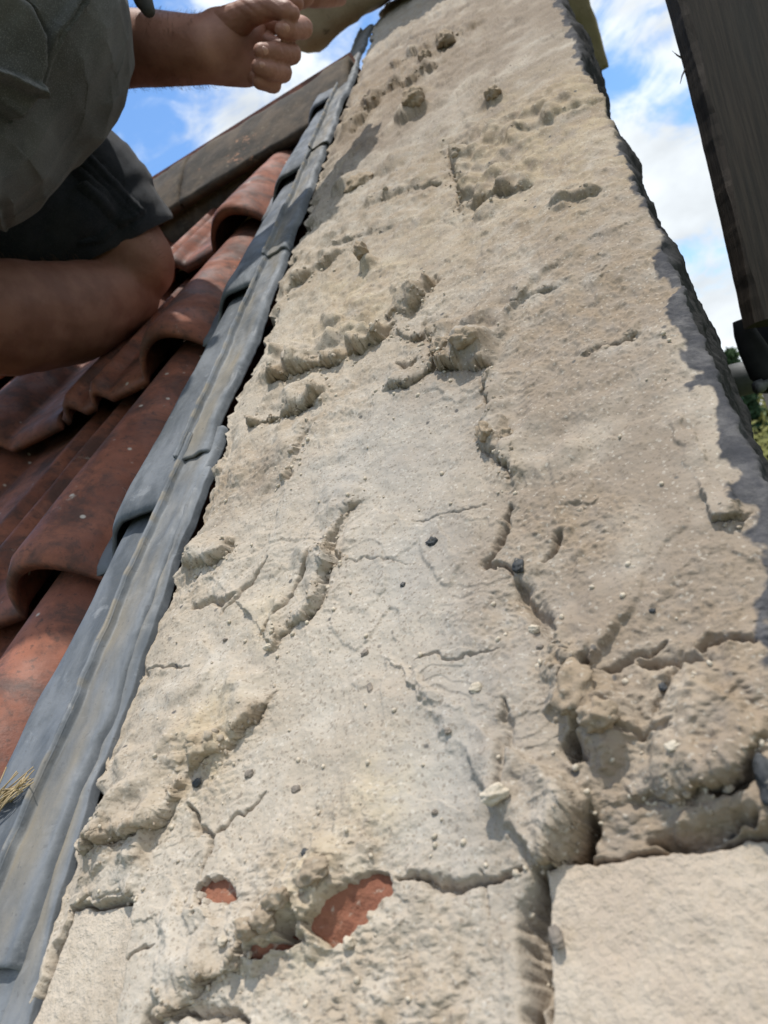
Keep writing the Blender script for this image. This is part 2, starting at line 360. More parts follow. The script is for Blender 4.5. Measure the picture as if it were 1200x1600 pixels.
def relief(a, u):
    far = np.clip(.6+u*1.1, .6, 2.2)
    h = .0022*fbm(a*16, u*12, 4, 3)+.0011*fbm(a*60, u*48, 4, 21)*far+.0002*fbm(a*300, u*260, 3, 33)
    aw, uw = warp(a, u); ft = np.clip(1.15-u*1.1, .12, 1); fr_ = fbm(a*140, u*120, 3, 15)*.0013*ft; aw = aw+fr_; uw = uw+fbm(a*130+9, u*125, 3, 17)*.0016*ft+(1-ft)*.006*fbm(a*38, u*30, 3, 19)
    for sc_, th, am, sd_ in ((9, .10, .0016, 170), (14, -.05, .0012, 174), (22, .15, .0009, 178)):   # skims of mortar lapping over each other
        f_ = fbm(aw*sc_+.3*u, uw*sc_*.75, 3, sd_)-th
        h = h+am*far*ss(0, .035, f_)*np.exp(-np.maximum(f_, 0)/.5)*np.clip(.5+1.6*fbm(a*12, u*10, 2, sd_+2), 0, 1)
    rgt = ss(-.07, -.03, a+.01*fbm(u*12, a*6, 2, 190)); h = h*(1-.3*rgt)
    rough = np.zeros(a.shape); hl = np.zeros(a.shape)
    for pl, amp, fade, side in LEDGES:
        p = au(pl); bb = .16
        sel = (a > p[:,0].min()-bb) & (a < p[:,0].max()+bb) & (u > p[:,1].min()-bb) & (u < p[:,1].max()+bb)
        if not sel.any(): continue
        d, s, t = pdist(aw[sel], uw[sel], p); sdd = d*s*side
        tap = ss(0, .12, t)*ss(1, .88, t)
        up = 1/(1+np.exp(-np.clip(sdd/.00045, -40, 40)))
        vary = np.clip(.75+.9*fbm(a[sel]*55, u[sel]*45, 2, 58), .25, 1.5); A_ = .88*amp*1e-3*tap*vary
        lift_ = A_*up*np.exp(-np.maximum(sdd, 0)/(fade*.014))*(1-.45*np.exp(-np.maximum(sdd, 0)/(.0016*(1+u[sel]))))
        h[sel] += lift_; hl[sel] += A_*up*np.exp(-np.maximum(sdd, 0)/.004)
        h[sel] -= .22*A_*(1-up)*np.exp(-np.maximum(-sdd, 0)/.009)
        h[sel] -= .55*A_*np.exp(-((sdd+.0007*(1+u[sel]))/(.0008*(1+1.2*u[sel])))**2)
        rough[sel] = np.maximum(rough[sel], tap*np.exp(-d/.006)*amp/9)
    for pl, w, dp in CRACKS:
        p = au(pl); bb = .03
        sel = (a > p[:,0].min()-bb) & (a < p[:,0].max()+bb) & (u > p[:,1].min()-bb) & (u < p[:,1].max()+bb)
        if not sel.any(): continue
        d, s, t = pdist(a[sel]+.8*(aw[sel]-a[sel]), u[sel]+.8*(uw[sel]-u[sel]), p); ww = w*1e-3*(.5+.8*ss(0, .3, t)*ss(1, .7, t))*.75
        h[sel] -= 1.7*dp*1e-3*np.exp(-(d/ww)**2)*ss(0, .06, t)*ss(1, .94, t)
        rough[sel] = np.maximum(rough[sel], .45*np.exp(-d/.004)*min(1, w/1.5))
    for x, y, r, hh in BUMPS:
        c = on(x, y, H); rr = r*1e-3; d = np.hypot(aw-c[0], (uw-c[1])*.85)/rr
        k = np.clip(1-d*d, 0, 1); h += hh*1e-3*np.where(hh > 12, k**.5, k**.9 if hh > 0 else k*k)
        rough = np.maximum(rough, .6*np.exp(-np.maximum(d-1, 0)*3)*(hh > 3))
    # crumbly grit along edges, rubbly zones
    for x, y, r in ((420,1440,.03),(500,1400,.03),(330,1180,.022),(350,760,.04),(300,900,.03),(500,640,.05),(700,540,.05),(880,830,.03),(800,960,.02),
                    (930,1260,.03),(1100,1270,.05),(560,160,.18),(650,300,.14),(480,430,.1),(860,330,.12),(950,450,.1),(1140,1080,.05),(600,1560,.04),(560,470,.06)):
        c = on(x, y, H); rough = np.maximum(rough, .75*np.exp(-(((a-c[0])**2+(u-c[1])**2)/r**2)))
    g = np.abs(fbm(a*230, u*200, 3, 44)); g2 = pn(a*110, u*95, 50)
    h += rough*(.0026*g+.0018*np.maximum(g2, 0)*1.6)
    # drag marks: small scales whose steep side faces down the slope
    q = fbm(a*22+3, u*30, 4, 61)*2.2+u*30-a*12; fr = q-np.floor(q)
    zone = ss(.15, .5, fbm(a*11, u*9, 2, 70)+.25*rough)*np.clip(.35+u, .35, 1)
    h += zone*.0014*(1-.6*rgt)*ss(0, .08, fr)*(1-fr)*far
    return h, rough, hl
rows = 1750; cl_, ct_, cr_ = 40, 620, 110
zi = np.linspace(1/.118, 1/1.56, rows); uu = (1/zi-.128)/.721
uu = np.r_[np.linspace(-.9, uu[0]-.01, 60), uu]; rows = len(uu)
EL, ER = -.284, .021
s1 = np.linspace(0, 1, cl_, endpoint=False); s2 = np.linspace(0, 1, ct_, endpoint=False); s3 = np.linspace(0, 1, cr_)
A = np.r_[EL-.012*(1-s1), EL+(ER-EL)*s2, ER+.021*np.sqrt(s3)]
Nn = np.r_[-H-.11*(1-s1), np.full(ct_, -H), -H-.5*s3**1.25]
# normals of the base profile
NA = np.r_[np.full(cl_, -.99), np.zeros(ct_), np.full(cr_, .97)]; NN = np.sqrt(1-NA**2)
bl = np.exp(-((np.arange(-12, 13))/5.)**2); bl /= bl.sum()
NA = np.convolve(np.pad(NA, 12, 'edge'), bl, 'valid'); NN = np.convolve(np.pad(NN, 12, 'edge'), bl, 'valid')
arc = np.r_[EL-.11*(1-s1), EL+(ER-EL)*s2, ER+.5*s3**1.25]
AA, UU = np.meshgrid(A, uu); ARC, _ = np.meshgrid(arc, uu)
h, rough, hl = relief(ARC, UU)
pit = pit_mask(ARC, UU); h = h-.017*pit
topw = ss(EL-.004, EL+.004, ARC)*(1-ss(ER-.004, ER+.006, ARC)); rt = ss(ER-.002, ER+.02, ARC)
side_lump = .011*fbm(ARC*9, UU*5.5, 2, 80)+.0035*fbm(ARC*30, UU*22, 4, 84)+.001*fbm(ARC*200, UU*200, 2, 88)
hh = h*topw+(1-topw)*(1-rt)*(h*.5+.004*fbm(ARC*60, UU*60, 4, 90))+rt*(side_lump+.002)
# ragged plan outline of both edges
ej = .007*fbm(UU*14, UU*0+.5, 4, 95)+.005*fbm(UU*50, UU*0+.3, 3, 97)
eL = np.exp(-np.maximum(ARC-EL, 0)/.012); eR = np.exp(-np.maximum(ER-ARC, 0)/.02)
ejr = .004*fbm(UU*9, UU*0+2.5, 3, 99)+.0007*fbm(UU*70, UU*0+7.3, 3, 101)
VX = AA+NA[None]*hh+ej*eL*1.1+ejr*eR; VN = np.tile(Nn, (rows, 1))+NN[None]*hh
VN -= (.006+.016*np.maximum(fbm(UU*22, UU*0+4.4, 3, 131), 0))*np.exp(-np.maximum(ARC-EL, 0)/.006)*topw
VN -= .005*np.exp(-np.maximum(ER-ARC, 0)/.006)*topw      # arris worn down on the outer edge
VU = UU-.75*hl*topw+topw*np.clip(hl/.003+rough, 0, 1.5)*((.0010*fbm(ARC*260, (h+hl)*900, 3, 140)+.0005*pn(ARC*600, h*1500, 144))*np.clip(1.15-UU*1.3, 0, 1)+np.clip(UU-.1, 0, 1)*.006*fbm(ARC*70, h*260, 2, 146))
VX = VX+topw*np.clip(hl/.003, 0, 1)*.0010*fbm(UU*260, (h+hl)*900, 2, 150)
def blur(Z, s0, s1):
    k0 = np.exp(-((np.arange(-9, 10))/s0)**2/2); k0 /= k0.sum(); k1 = np.exp(-((np.arange(-5, 6))/s1)**2/2); k1 /= k1.sum(); O = np.zeros_like(Z)
    Zp = np.pad(Z, ((0,0),(9,9)), 'edge')
    for i, w in enumerate(k0): O += w*Zp[:, i:i+Z.shape[1]]
    Op = np.pad(O, ((5,5),(0,0)), 'edge'); O2 = np.zeros_like(Z)
    for i, w in enumerate(k1): O2 += w*Op[i:i+Z.shape[0]]
    return O2
wgt = np.clip(hl/.0015+rough*1.3, 0, 1)*topw; wgt = blur(wgt, 3, 2)
for s0, s1, wf in ((1.05, .6, wgt*(1-ss(.2, .5, UU))), (1.9, .7, wgt*ss(.25, .6, UU))):
    dU = VU-UU; VU = UU+dU*(1-wf)+blur(dU, s0, s1)*wf; VN = VN*(1-wf)+blur(VN, s0, s1)*wf
wide = .013*ss(.3, 1.1, UU)*np.exp(-np.maximum(ER-ARC, 0)/.06)
VX = VX+wide
me = meshgrid('mortar_bed', np.stack([VX, VU, VN], -1).reshape(-1, 3), len(A), rows)
def setattr_(me, name, arr):
    at = me.attributes.new(name, 'FLOAT', 'POINT'); at.data.foreach_set('value', np.asarray(arr, np.float32).ravel())
aw, uw = warp(ARC, UU, 1.6)
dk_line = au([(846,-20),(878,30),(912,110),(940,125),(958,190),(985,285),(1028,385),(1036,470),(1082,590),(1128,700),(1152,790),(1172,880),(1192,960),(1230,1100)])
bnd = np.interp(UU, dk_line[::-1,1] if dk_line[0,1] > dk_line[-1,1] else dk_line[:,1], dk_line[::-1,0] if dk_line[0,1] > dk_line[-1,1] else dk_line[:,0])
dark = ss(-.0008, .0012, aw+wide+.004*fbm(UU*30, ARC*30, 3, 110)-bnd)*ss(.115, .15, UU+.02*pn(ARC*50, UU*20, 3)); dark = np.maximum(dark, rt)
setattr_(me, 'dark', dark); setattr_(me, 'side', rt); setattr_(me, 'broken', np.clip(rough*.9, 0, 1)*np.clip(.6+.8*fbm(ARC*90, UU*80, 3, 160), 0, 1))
def blob(lst):
    r = np.zeros(ARC.shape)
    for x, y, rr in lst:
        c = on(x, y, H); r = np.maximum(r, np.exp(-((ARC-c[0])**2+((UU-c[1])*.7)**2)/rr**2))
    return np.clip(r*(1+.7*fbm(ARC*25, UU*20, 4, 120)), 0, 1)
setattr_(me, 'grey', blob([(620,700,.06),(700,640,.05),(660,860,.03),(930,520,.05),(640,260,.12),(760,1000,.03),(560,720,.04),(880,420,.08),(700,1200,.03)]))
setattr_(me, 'yellow', blob([(330,1160,.02),(830,230,.12),(500,1390,.02),(600,1240,.015),(420,960,.015),(560,470,.06)]))
setattr_(me, 'tan', blob([(1010,760,.10),(1060,1150,.07),(960,420,.16),(900,140,.25),(760,60,.3),(640,130,.2),(850,560,.05),(620,190,.12),(1000,700,.06),(1080,1000,.05),(1000,1180,.05),(1050,880,.05),(1100,1270,.04),(640,90,.2),(380,760,.03),(900,620,.05)]))  # areas that get the painted shade
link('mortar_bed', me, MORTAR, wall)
# bricks showing in the pits
def slab(name, poly, top, m, amp, seed, grow=.003, label=None, n=180, tilt=(0, 0)):
    p = au(poly); a0, u0 = p.min(0)-grow; a1, u1 = p.max(0)+grow; u0 = max(u0, -.12)
    x, y = np.meshgrid(np.linspace(a0, a1, n), np.linspace(u0, u1, n))
    q = np.vstack([p, p[:1]]); wx, wy = warp(x, y, .6); d, s, t = pdist(wx, wy, q); ins = np.where(inpoly(wx, wy, p), d, -d)
    z = -H+top+amp*fbm(x*40, y*36, 4, seed)+.0002*fbm(x*300, y*300, 2, seed+4)-.016*(1-ss(-.0016, .0022, ins))
    z += (x-x.mean())*tilt[0]+(y-y.mean())*tilt[1]
    me = meshgrid(name, np.stack([x, y, z], -1).reshape(-1, 3), n, n); o = link(name, me, m, wall)
    if label: o['label'] = label
slab('pale_brick', PALES[0], -.0025, PALE, .0008, 200, 0, 'pale beige brick bared at the lower right corner', 420)
slab('pale_brick', PALES[1], -.0040, PALE, .0006, 210, 0, 'pale beige brick bared at the lower left, beside the lead', 260)
for k, (pl, tp) in enumerate(zip(HOLES, (-.0036, -.0045, -.0036))):
    p = au(pl); c = p.mean(0); g = .007
    x, y = np.meshgrid(np.linspace(p[:,0].min()-g, p[:,0].max()+g, 70), np.linspace(p[:,1].min()-g, p[:,1].max()+g, 70))
    hc = relief(x, y)[0]
    for _ in range(30):
        q_ = np.pad(hc, 1, 'edge'); hc = (q_[:-2,1:-1]+q_[2:,1:-1]+q_[1:-1,:-2]+q_[1:-1,2:]+hc)/5
    z = -H+hc+tp+.0007*fbm(x*60, y*60, 3, 220+k)+.0004*fbm(x*300, y*260, 2, 222)
    z -= .010*(1-ss(0, .002, np.minimum.reduce([x-x.min(), x.max()-x, y-y.min(), y.max()-y])))
    link('red_brick', meshgrid('red_brick', np.stack([x, y, z], -1).reshape(-1, 3), 70, 70), RED, wall)
def pebble(px, py, sx, sy, sz, col, seed, lift=.3, rot=0, name='pebble', label=None):
    bm = bmesh.new(); bmesh.ops.create_icosphere(bm, subdivisions=4, radius=1)
    for v in bm.verts:
        c = v.co; k = 1+.28*float(pn(np.array([c.x*1.5+seed]), np.array([c.y*1.5+c.z*1.3]), seed)[0])+.12*float(pn(np.array([c.x*5+seed]), np.array([c.y*5+c.z*4]), seed+1)[0])
        v.co = Vector((c.x*k*sx, c.y*k*sy, c.z*k*sz))
    bmesh.ops.rotate(bm, cent=(0,0,0), matrix=Matrix.Rotation(rot, 3, 'Z'), verts=bm.verts)
    r = on(px, py, H); hz = relief(np.array([[r[0]]]), np.array([[r[1]]]))[0][0,0]
    bmesh.ops.translate(bm, vec=(r[0], r[1], -H+hz+sz*lift), verts=bm.verts)
    o = link(name, bm_mesh(name, bm), col, wall)
    if col is MORTAR:
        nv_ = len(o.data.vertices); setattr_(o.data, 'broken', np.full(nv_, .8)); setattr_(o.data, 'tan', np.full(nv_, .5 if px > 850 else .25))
        q_ = np.array([v.co[:] for v in o.data.vertices]); q_ += .0012*(1+r[1])*fbm(q_[:,0]*260+q_[:,2]*300, q_[:,1]*260, 3, seed)[:,None]*np.array([0,0,1.]); o.data.vertices.foreach_set('co', q_.ravel()); o.data.update()
    if label: o['label'] = label
STN = simple('dark_flint', ((.03,.033,.035),(.07,.072,.075),(.2,.18,.15)), 220, .7, 600, .0005)
STG = simple('grey_pebble_stone', ((.16,.14,.12),(.26,.22,.18)), 200, .9, 600, .0004)
STP = simple('pale_pebble_stone', ((.42,.36,.28),(.55,.48,.38),(.3,.26,.2)), 160, .9, 500, .0006)
for a_ in ((812,888,.0024,.0042,.002,STN,1,.3,0),(676,848,.0028,.0026,.0015,STN,2,.1,.3),(630,914,.0014,.0014,.0008,STN,3,.2,0),
           (578,1075,.0012,.003,.0008,STG,4,.2,.2),(748,1081,.0026,.0020,.001,STP,5,.4,.2),(706,1150,.0013,.0013,.001,STG,6,.4,0),
           (359,1477,.0018,.0018,.0012,STP,7,.5,0),(549,1476,.0018,.002,.0016,STP,8,.6,0),(309,1224,.0022,.002,.0014,STN,9,.4,0),
           (388,1208,.0024,.0018,.001,STG,10,.2,.3),(836,985,.0022,.0018,.0018,STP,11,.4,0),(495,1345,.0015,.0014,.001,STN,12,.3,0),
           (458,1230,.0022,.0016,.0009,STG,13,.2,0),(1020,958,.0014,.001,.0008,STN,14,.3,0),(785,1258,.0048,.0030,.003,STP,15,.5,.1),
           (869,1465,.0020,.0032,.0016,STG,16,.3,.15),(1212,1236,.004,.008,.004,STN,17,.1,0),(570,1020,.0022,.0016,.0008,STG,18,.2,.5),
           (1037,1076,.0014,.0018,.001,STN,19,.3,0),(845,1013,.0014,.001,.0008,STG,20,.3,0),(352,1000,.0014,.001,.001,STG,21,.3,0),
           (425,1018,.0022,.0014,.0014,STP,22,.6,.4),(1062,1190,.002,.0016,.001,STP,23,.4,0),(680,1270,.0012,.001,.001,STG,24,.3,0)):
    pebble(*a_)
for a_ in ((655,172,.021,.026,.016,MORTAR,31,.1,0),(700,74,.020,.026,.015,MORTAR,32,.2,.4),(668,100,.014,.016,.008,MORTAR,33,.2,0),(577,414,.0085,.010,.010,MORTAR,34,.4,0),
           (910,1098,.010,.015,.006,MORTAR,35,.2,-.3),(948,1140,.009,.008,.007,MORTAR,36,.3,0),(495,628,.012,.010,.007,MORTAR,37,.1,0),(885,1040,.009,.007,.006,MORTAR,38,.1,.4),
           (440,1452,.0065,.006,.005,MORTAR,39,.4,0),(415,1470,.005,.005,.005,MORTAR,40,.4,0),(462,1425,.007,.005,.004,MORTAR,41,.4,.4),(520,1385,.009,.006,.004,MORTAR,42,.2,.4),
           (775,160,.012,.012,.009,MORTAR,43,.3,0),(560,290,.024,.026,.012,MORTAR,44,.0,0),(795,690,.006,.006,.004,MORTAR,45,.2,0),(765,690,.006,.010,.005,MORTAR,46,.1,0),(740,560,.012,.009,.007,MORTAR,47,.1,0),(700,560,.010,.009,.006,MORTAR,48,.1,0)):
    a_ = list(a_); a_[2] *= .68; a_[3] *= .68; a_[4] *= .75; a_[7] -= .15; pebble(*a_, name='mortar_lump')
# loose grit
gb = bmesh.new(); gp = []
for k in range(420):
    if k < 260:
        pl = random.choice(LEDGES[:17])[0]; i = random.randrange(len(pl)-1); f = random.random()
        x = pl[i][0]*(1-f)+pl[i+1][0]*f+random.gauss(2, 9); y = pl[i][1]*(1-f)+pl[i+1][1]*f+random.gauss(4, 9)
    else: x = random.uniform(150, 1150); y = random.uniform(500, 1590)
    r = on(x, y, H)
    if EL+.005 < r[0] < ER-.004 and r[1] < 1.2: gp.append(r)
gp = np.array(gp); gh = relief(gp[:,0], gp[:,1])[0]-.017*pit_mask(gp[:,0], gp[:,1])
for r, z in zip(gp, gh):
    s = random.uniform(.0004, .0013)*(1+r[1])
    m_ = Matrix.Translation((r[0], r[1], -H+z+s*.3)) @ Matrix.Rotation(random.random()*6, 4, 'Z') @ Matrix.Diagonal((s, s*random.uniform(.6, 1), s*.7, 1))
    res = bmesh.ops.create_icosphere(gb, subdivisions=1, radius=1, matrix=m_)
g = link('mortar_grit', bm_mesh('mortar_grit', gb), STP, wall); g['kind'] = 'stuff'
# crumbs of broken mortar packed along the lips
tb = bmesh.new(); bmesh.ops.create_icosphere(tb, subdivisions=2, radius=1); tb.verts.ensure_lookup_table()
TV = np.array([v.co[:] for v in tb.verts]); TF = np.array([[v.index for v in f.verts] for f in tb.faces]); tb.free()
pts_ = []
for li_, (pl, amp, fade, side) in enumerate(LEDGES):
    if li_ == 16: continue
    p = au(pl); L_ = np.linalg.norm(np.diff(p, axis=0), axis=1); tot = L_.sum(); run = 0
    for i, l in enumerate(L_):
        for k in range(int(l*amp*150/(1+4*p[i][1]))+1):
            f = random.random(); tt_ = (run+l*f)/tot
            if random.random() > min(1, 5*tt_, 5*(1-tt_)): continue
            q = p[i]*(1-f)+p[i+1]*f; nr = np.array([-(p[i+1]-p[i])[1], (p[i+1]-p[i])[0]]); nr /= np.linalg.norm(nr)+1e-9
            q = q+nr*side*random.gauss(.0008, .003)*(1+q[1]); pts_.append((q[0], q[1]-.003*random.random()))
        run += l
pts_ = np.array(pts_); ch, _, chl = relief(pts_[:,0], pts_[:,1]); VV, FF = [], []
for q, z, zl in zip(pts_, ch, chl):
    if not (EL+.002 < q[0] < ER+.004): continue
    s_ = .0005*(1+rng.exponential(.75))*(1+.9*q[1]); s_ = min(s_, .0028*(1+q[1])); A3 = rng.normal(size=(3, 3)); Q3, _r = np.linalg.qr(A3)
    tv_ = TV*(1+.35*fbm(TV[:,0:1]*1.3+q[0]*900, TV[:,1:2]*1.3+TV[:,2:3]*1.7+q[1]*700, 2, 5))*np.array([1, rng.uniform(.5, 1), rng.uniform(.4, .9)]) @ Q3
    VV.append(tv_*s_+np.array([q[0], q[1]-.75*zl, -H+z-s_*rng.uniform(.1, .6)])); FF.append(TF+len(TV)*len(FF))
me_ = bpy.data.meshes.new('mortar_crumbs'); me_.from_pydata(np.concatenate(VV).tolist(), [], np.concatenate(FF).tolist()); me_.update(); nv_ = len(me_.vertices)
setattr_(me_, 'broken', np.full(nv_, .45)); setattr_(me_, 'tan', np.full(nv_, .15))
g = link('mortar_crumbs', me_, MORTAR, wall); g['kind'] = 'stuff'

# gable wall underneath, down to the ground
GB = simple('old_gable_brick', ((.2,.12,.08),(.28,.18,.12),(.35,.3,.24)), 9, .9, 60, .004)
def prism(bm, pts, x0, x1):
    a = [bm.verts.new((x0, y, z)) for y, z in pts]; b = [bm.verts.new((x1, y, z)) for y, z in pts]; n = len(pts)
    bm.faces.new(a); bm.faces.new(b[::-1])
    for i in range(n): bm.faces.new((a[i], b[i], b[(i+1) % n], a[(i+1) % n]))
def rw(y, z): v = RW @ Vector((0, y, z)); return (v.y, v.z)
bm = bmesh.new(); p0 = rw(-2.6, -.5); p1 = rw(1.9, -.5); yb = 2*p1[0]-p0[0]
prism(bm, [p0, p1, (yb, p0[1]), (yb, 0), (p0[0], 0)], -.27, .035)
gable = link('gable_wall', bm_mesh('gable_wall', bm), GB, None, False); prop(gable, 'brown brick gable wall under the crumbling parapet', 'wall')

# stone at the head of the parapet
OCH = simple('ochre_stone', ((.26,.20,.125),(.35,.28,.19),(.15,.12,.08)), 14, .9, 120, .003)
cop = thing('coping_stone', 'ochre coping stone with rounded underside at the head of the parapet', 'stone', (0,0,CAMZ), (THETA,0,0))
def rockbox(name, lo, hi, seed, amp, parent, m, r=.02, n=26):
    bm = bmesh.new(); bmesh.ops.create_cube(bm, size=1)
    bmesh.ops.subdivide_edges(bm, edges=bm.edges[:], cuts=n, use_grid_fill=True)
    lo, hi = Vector(lo), Vector(hi); c = (lo+hi)/2; hf = (hi-lo)/2
    for v in bm.verts:
        p = Vector([v.co[i]*2*hf[i] for i in range(3)])
        q = Vector([max(-hf[i]+r, min(hf[i]-r, p[i])) for i in range(3)]); d = p-q
        if d.length > 1e-9: p = q+d.normalized()*r
        k = float(fbm(np.array([p.x*9+seed+p.z*5]), np.array([p.y*9+p.z*6]), 3, seed)[0])*amp
        v.co = c+p+(d.normalized()*k if d.length > 1e-9 else Vector((0,0,0)))
    return link(name, bm_mesh(name, bm), m, parent)
rockbox('cap_block', (-.47, 1.80, -.205), (.10, 2.1, .06), 3, .012, cop, OCH, .05)
rockbox('lower_block', (-.02, 1.83, -.53), (.119, 2.15, -.16), 5, .006, cop, OCH, .006)

# ------------------------------------------------------------------ tiled roof
H2 = .236; GA = .327; PER = .314; RC = -.457
roof = thing('tiled_roof', 'sloping roof of weathered red clay tiles under the kneeling person', 'roof', (0,0,CAMZ), (THETA,0,0))
def tprof(x):          # x relative to the big roll's centre, -0.05..; returns height above the pan
    r = .041*np.clip(np.cos(np.clip(x/.047, -1, 1)*np.pi/2), 0, 1)**.7
    for c, w, hh in ((-.115, .013, .016), (-.158, .013, .017)):
        r = r+hh*np.clip(np.cos(np.clip((x-c)/w, -1, 1)*np.pi/2), 0, 1)
    return r+.05*np.clip((np.abs(x+.02)-.1)/.16, 0, 1)**2*.0
def tile_mesh():
    nx, ny = 120, 30; xs = np.linspace(-.178, .132, nx); ys = np.linspace(0, .385, ny)
    x, y = np.meshgrid(xs, ys); top = tprof(x)-.12*y
    top = top+.0006*fbm(x*22, y*12, 3, 300)-.006*np.exp(-y/.005)
    T = np.stack([x, y, top], -1); B = np.stack([x, y, top-.010+.006*np.exp(-y/.005)*0], -1)
    bm = bmesh.new()
    tv = [[bm.verts.new(T[j, i]) for i in range(nx)] for j in range(ny)]; bv = [[bm.verts.new(B[j, i]) for i in range(nx)] for j in range(ny)]
    for j in range(ny-1):
        for i in range(nx-1):
            bm.faces.new((tv[j][i], tv[j][i+1], tv[j+1][i+1], tv[j+1][i])); bm.faces.new((bv[j][i], bv[j+1][i], bv[j+1][i+1], bv[j][i+1]))
    for i in range(nx-1): bm.faces.new((bv[0][i], bv[0][i+1], tv[0][i+1], tv[0][i])); bm.faces.new((bv[-1][i+1], bv[-1][i], tv[-1][i], tv[-1][i+1]))
    for j in range(ny-1): bm.faces.new((bv[j+1][0], bv[j][0], tv[j][0], tv[j+1][0])); bm.faces.new((bv[j][-1], bv[j+1][-1], tv[j+1][-1], tv[j][-1]))
    return bm_mesh('clay_tile', bm)
tm = tile_mesh(); BASEN = -.2515
ULIP = .357
first = None
for ci in range(-3, 4):
    for cj in range(6):
        u0 = ULIP+GA*ci; 
        if ci == 3: continue
        if first is None:
            first = link('clay_tile', tm, TILE, roof); o = first
        else:
            o = first.copy(); COL.objects.link(o); o.parent = roof
        o.location = (RC-PER*cj+random.uniform(-.003, .003), u0+random.uniform(-.005, .005), BASEN+random.uniform(-.001, .002)); o.rotation_euler = (random.uniform(-.006,.006), random.uniform(-.01,.01), random.uniform(-.008,.008))
# boarding beneath
bm = bmesh.new(); prism(bm, [(-1.6, -.36), (1.42, -.36), (1.42, -.38), (-1.6, -.38)], -3.2, -.30)
link('roof_boarding', bm_mesh('roof_boarding', bm), simple('old_boards', ((.05,.035,.025),(.09,.06,.04)), 20), roof, False)
# ridge tiles
def ridge(x0, x1, seed, m):
    prof = []
    for t in np.linspace(0, 1, 16): prof.append((1.335+.15*t, -.250+.034*t+.006*np.sin(t*np.pi)))
    for t in np.linspace(0, 1, 16)[1:]: prof.append((1.485+.13*t, -.216-.03*t-.30*t**1.5))
    nx = 30; V = []
    for s_, off in ((1, 0.), (-1, -.018)):
        pass
    pr = np.array(prof); x = np.linspace(x0, x1, nx); V = []
    for xx in x:
        col_ = .003*(xx > x1-.05)
        for (y, z) in pr: V.append((xx, y-col_*.6, z+col_+.003*float(fbm(np.array([xx*14.]), np.array([y*14+z*9]), 3, seed)[0])))
    o = link('ridge_tile', meshgrid('ridge_tile', V, len(pr), nx), m, roof)
    sm_ = o.modifiers.new('thick', 'SOLIDIFY'); sm_.thickness = .016; sm_.offset = -1
for k, (a0, a1) in enumerate(((-.66, -.30), (-1.05, -.663), (-1.44, -1.053), (-1.83, -1.443))): ridge(a0, a1, 310+k*7, RIDGE)
# mortar bedding under the ridge
x, y = np.meshgrid(np.linspace(-1.83, -.30, 300), np.linspace(0, 1, 14))
V = np.stack([x, 1.322+.025*y+.004*fbm(x*40, y*2, 3, 400), -.31+.055*y+.004*fbm(x*50, y*3, 3, 410)], -1)
link('ridge_bedding', meshgrid('ridge_bedding', V.reshape(-1, 3), 300, 14), RIDGE, roof)
bm = bmesh.new(); prism(bm, [(1.52, -.20), (2.3, -2.6), (2.28, -2.62), (1.5, -.22)], -3.2, -.30)
link('rear_slope', bm_mesh('rear_slope', bm), TILE, roof, False)

# ------------------------------------------------------------------ lead
lead = thing('lead_flashing', 'grey lead flashing strips dressed between tiles and crumbling mortar', 'flashing', (0,0,CAMZ), (THETA,0,0))
def soaker(ui):
    nx, ny = 70, 60; x = np.linspace(-.414, -.319, nx); y = np.linspace(0, .40, ny); X, Y = np.meshgrid(x, y)
    t = (X+.414)/.095
    n = BASEN+.0045+.036*ss(.10, .62, t)-.042*Y
    n = n+.0016*fbm(X*30, Y*14+ui, 3, 500+ui)
    n -= .004*np.exp(-Y/.006)
    V = np.stack([X+.002*fbm(Y*9, X*0+ui, 2, 507)*(t < .1), ULIP+GA*ui+Y-.004, n], -1)
    me = meshgrid('soaker', V.reshape(-1, 3), nx, ny)
    setattr_(me, 'dirt', np.zeros(nx*ny)); o = link('soaker', me, LEADD if ui < 1 else LEAD, lead)
    s = o.modifiers.new('t', 'SOLIDIFY'); s.thickness = .003; s.offset = -1
for ui in range(-2, 4): soaker(ui)
